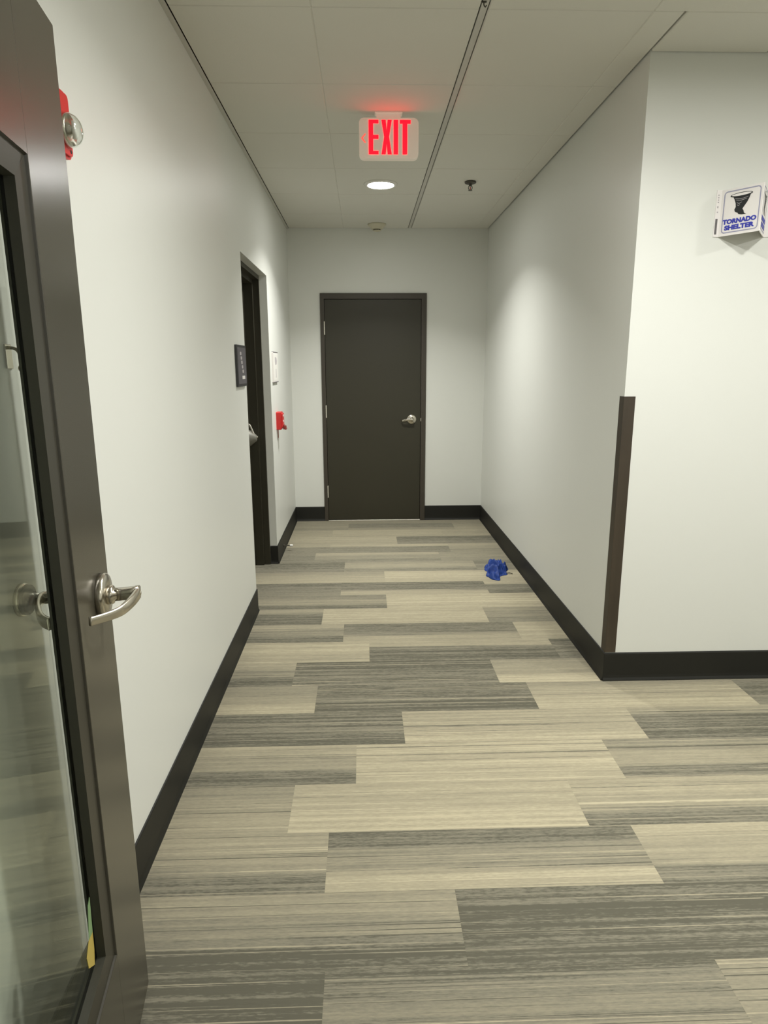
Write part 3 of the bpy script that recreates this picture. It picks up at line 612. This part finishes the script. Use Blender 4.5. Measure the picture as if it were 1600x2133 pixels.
# ------------------------------------------------------------------ door stop on the baseboard
ds = empty('door_stop', (XL+0.006, 5.33, 0.048)); tag(ds, 'small chrome door stop with white tip on the left baseboard', 'door stop')
X0 = XL+0.0065
bm = B(); lathe(bm, [(0.014, X0), (0.014, X0+0.003), (0.005, X0+0.005), (0.004, X0+0.052)], 'x', (0, 5.33, 0.048), 16); w('rod', bm, 'darkmetal', ds, True)
bm = B(); lathe(bm, [(0.009, X0+0.050), (0.010, X0+0.054), (0.010, X0+0.072), (0.007, X0+0.076)], 'x', (0, 5.33, 0.048), 16); w('tip', bm, 'white', ds, True)

# ------------------------------------------------------------------ tornado shelter sign
TZ0, TZ1 = 2.055, 2.238
A_, R2, Bp = Vector((1.520, YC, 0)), Vector((1.620, 2.800, 0)), Vector((1.722, YC, 0))
ts = empty('tornado_sign', (1.62, YC, 2.055)); tag(ts, 'white V-shaped wall sign reading TORNADO SHELTER with a black funnel', 'sign')
def fpt(P, Q):
    u_ = (Q-P).normalized(); n_ = Vector((u_.y, -u_.x, 0))
    return lambda u, v_, t: P+u_*u+n_*t+Vector((0, 0, v_))
for (P, Q, nm) in ((A_, R2, 'front_panel'), (R2, Bp, 'side_panel')):
    L2 = (Q-P).length; f3 = fpt(P, Q)
    bm = B(); prism(bm, [(0, TZ0), (L2, TZ0), (L2, TZ1), (0, TZ1)], f3, -0.003, 0.0); pan = w(nm, bm, 'sign_white', ts)
    bm = B(); outer = rrect(0.014, L2-0.010, TZ0+0.010, TZ1-0.008, 0.014, 5); inner = rrect(0.0185, L2-0.0145, TZ0+0.0145, TZ1-0.0125, 0.0095, 5)
    va = [bm.verts.new(f3(u, v_, 0.0005)) for u, v_ in outer]; vb = [bm.verts.new(f3(u, v_, 0.0005)) for u, v_ in inner]
    for i in range(len(va)): bm.faces.new((va[i], va[(i+1) % len(va)], vb[(i+1) % len(va)], vb[i]))
    w('border_print', bm, 'print_line', ts)
    # funnel: rim ring, cone body, curled tail
    cxs = L2*0.5
    def T2(u, v_): return (cxs+u, TZ0+v_)
    body = [(-.034, .149), (-.027, .136), (-.022, .122), (-.020, .108), (-.025, .098), (-.021, .089), (-.010, .084), (-.006, .078), (.006, .075), (.026, .0735), (.016, .080), (.013, .090), (.008, .097), (.015, .107), (.025, .121), (.032, .136), (.036, .149)]
    bm = B(); prism(bm, [T2(u, v_) for u, v_ in body], f3, 0.0004, 0.0010); w('funnel_print', bm, 'print_black', ts)
    bm = B(); n_e = 28
    eo = [T2(-0.001+.045*math.cos(2*math.pi*i/n_e), .1535+.0085*math.sin(2*math.pi*i/n_e)) for i in range(n_e)]; ei = [T2(-0.001+.0395*math.cos(2*math.pi*i/n_e), .1545+.0052*math.sin(2*math.pi*i/n_e)) for i in range(n_e)]
    va = [bm.verts.new(f3(u, v_, 0.0014)) for u, v_ in eo]; vb = [bm.verts.new(f3(u, v_, 0.0014)) for u, v_ in ei]
    for i in range(n_e): bm.faces.new((va[i], va[(i+1) % n_e], vb[(i+1) % n_e], vb[i]))
    w('funnel_rim_print', bm, 'print_black', ts)
    bm = B(); vb = [bm.verts.new(f3(u, v_, 0.0012)) for u, v_ in ei]; bm.faces.new(vb); w('funnel_mouth_print', bm, 'sign_white', ts)
    bm = B()
    for (ua, ub, vz) in ((-.025, .027, .141), (-.021, .022, .135), (-.017, .003, .124), (-.015, -.004, .116)):
        vs = [bm.verts.new(f3(cxs+ua+(ub-ua)*i/8, TZ0+vz-0.004*math.sin(math.pi*i/8)+s_*0.0008, 0.0013)) for s_ in (-1, 1) for i in range(9)]
        for i in range(8): bm.faces.new((vs[i], vs[i+1], vs[9+i+1], vs[9+i]))
    w('funnel_streak_print', bm, 'print_pale', ts)
    u_ = (Q-P).normalized(); n2 = Vector((u_.y, -u_.x, 0)); base = P+n2*0.0008
    for txt, zz, sz in (('TORNADO', TZ0+0.0465, 0.137), ('SHELTER', TZ0+0.0225, 0.122)):
        org = base+u_*cxs
        mt_ = Matrix(((u_.x, 0, n2.x, org.x), (u_.y, 0, n2.y, org.y), (0, 1, 0, zz), (0, 0, 0, 1)))
        to = placed_text('lettering', txt, 0.0240, 'print_blue', ts, mt_, depth=0.0003, bold=0.0014, fit=sz); to.matrix_parent_inverse = ts.matrix_basis.inverted()
# mounting flange with its strip of fine print
bm = B(); box(bm, 1.500, 1.522, YC-0.003, YC-0.0003, TZ0, TZ1+0.002); w('left_flange', bm, 'sign_white', ts)
bm = B(); box(bm, 1.720, 1.745, YC-0.003, YC-0.0003, TZ0, TZ1+0.002); w('side_flange', bm, 'sign_white', ts)
bm = B(); box(bm, 1.5035, 1.5125, YC-0.0040, YC-0.0030, TZ0+0.010, TZ0+0.072); w('label_strip', bm, 'print_grey', ts)
bm = B()
for zz, hgt in ((0.165, 0.004), (0.155, 0.004), (0.146, 0.004), (0.137, 0.005), (0.118, 0.008), (0.098, 0.005)): box(bm, 1.506, 1.511, YC-0.0038, YC-0.0030, TZ0+zz-hgt/2, TZ0+zz+hgt/2)
w('fine_print', bm, 'print_pale', ts)

# ------------------------------------------------------------------ crumpled blue cloth
OUT = [(0.930, 4.815), (0.965, 4.870), (1.010, 4.880), (1.060, 4.850), (1.085, 4.775), (1.062, 4.690), (1.035, 4.600), (0.995, 4.580), (0.972, 4.478), (0.929, 4.495), (0.905, 4.575), (0.930, 4.680), (0.915, 4.760)]
ctr = Vector((0.992, 4.70))
def outline(a):
    # closed smooth polar outline from the corner points
    best = 0
    P3 = [(math.atan2(y-ctr.y, x-ctr.x), math.hypot(x-ctr.x, y-ctr.y)) for x, y in OUT]; P3.sort()
    P3 = [(P3[-1][0]-2*math.pi, P3[-1][1])]+P3+[(P3[0][0]+2*math.pi, P3[0][1])]
    for (a0, r0), (a1, r1) in zip(P3, P3[1:]):
        if a0 <= a <= a1:
            t = (a-a0)/(a1-a0+1e-9); t = t*t*(3-2*t); return r0*(1-t)+r1*t
    return P3[0][1]
bm = B(); NR, NA = 26, 96; rings = []
for i in range(NR+1):
    q = i/NR; ring_ = []
    for j in range(NA):
        a = -math.pi+2*math.pi*j/NA; r = outline(a)
        wob = 1+0.10*noise.noise(Vector((math.cos(a)*2.2, math.sin(a)*2.2, 4.0)))*q
        x, y = ctr.x+r*q*wob*math.cos(a), ctr.y+r*q*wob*math.sin(a)
        pv = Vector((x*16, y*11, 1.3)); wv = Vector((noise.noise(pv*0.6), noise.noise(pv*0.6+Vector((5, 2, 1))), 0))*1.6
        n1 = 1-abs(noise.noise(pv+wv))*3.0; n2 = 1-abs(noise.noise(pv*2.1+wv*1.4+Vector((3, 9, 2))))*3.2
        dome = (1-q**2.2)
        edge = min(1, (1-q)*6)
        z = 0.004+dome*0.034+edge*(0.030*n1+0.012*n2)+0.008*(1-abs(2*q-1))
        z = max(z, 0.003+0.010*max(0, n1)*min(1, (1-q)*10))
        ring_.append(bm.verts.new((x, y, z)))
        if i == 0: break
    rings.append(ring_)
for j in range(NA): bm.faces.new((rings[0][0], rings[1][j], rings[1][(j+1) % NA]))
for a, b_ in zip(rings[1:], rings[2:]):
    for j in range(NA): bm.faces.new((a[j], b_[j], b_[(j+1) % NA], a[(j+1) % NA]))
und = [bm.verts.new((v_.co.x, v_.co.y, 0.0006)) for v_ in rings[-1]]
for j in range(NA): bm.faces.new((rings[-1][j], und[j], und[(j+1) % NA], rings[-1][(j+1) % NA]))
bm.faces.new(und)
cl = link('crumpled_cloth', bm, 'blue', None, True); tag(cl, 'small crumpled bright blue cloth lying on the carpet by the right baseboard', 'cloth')
bm = B(); ribbon(bm, smooth_path([(1.052, 4.640, 0.006), (1.075, 4.632, 0.010), (1.098, 4.630, 0.004)]), 0.0025, 0.004); rel(link('dark_debris', bm, 'darkmetal'), cl)  # dark bit of floor debris beside the cloth, parented to it
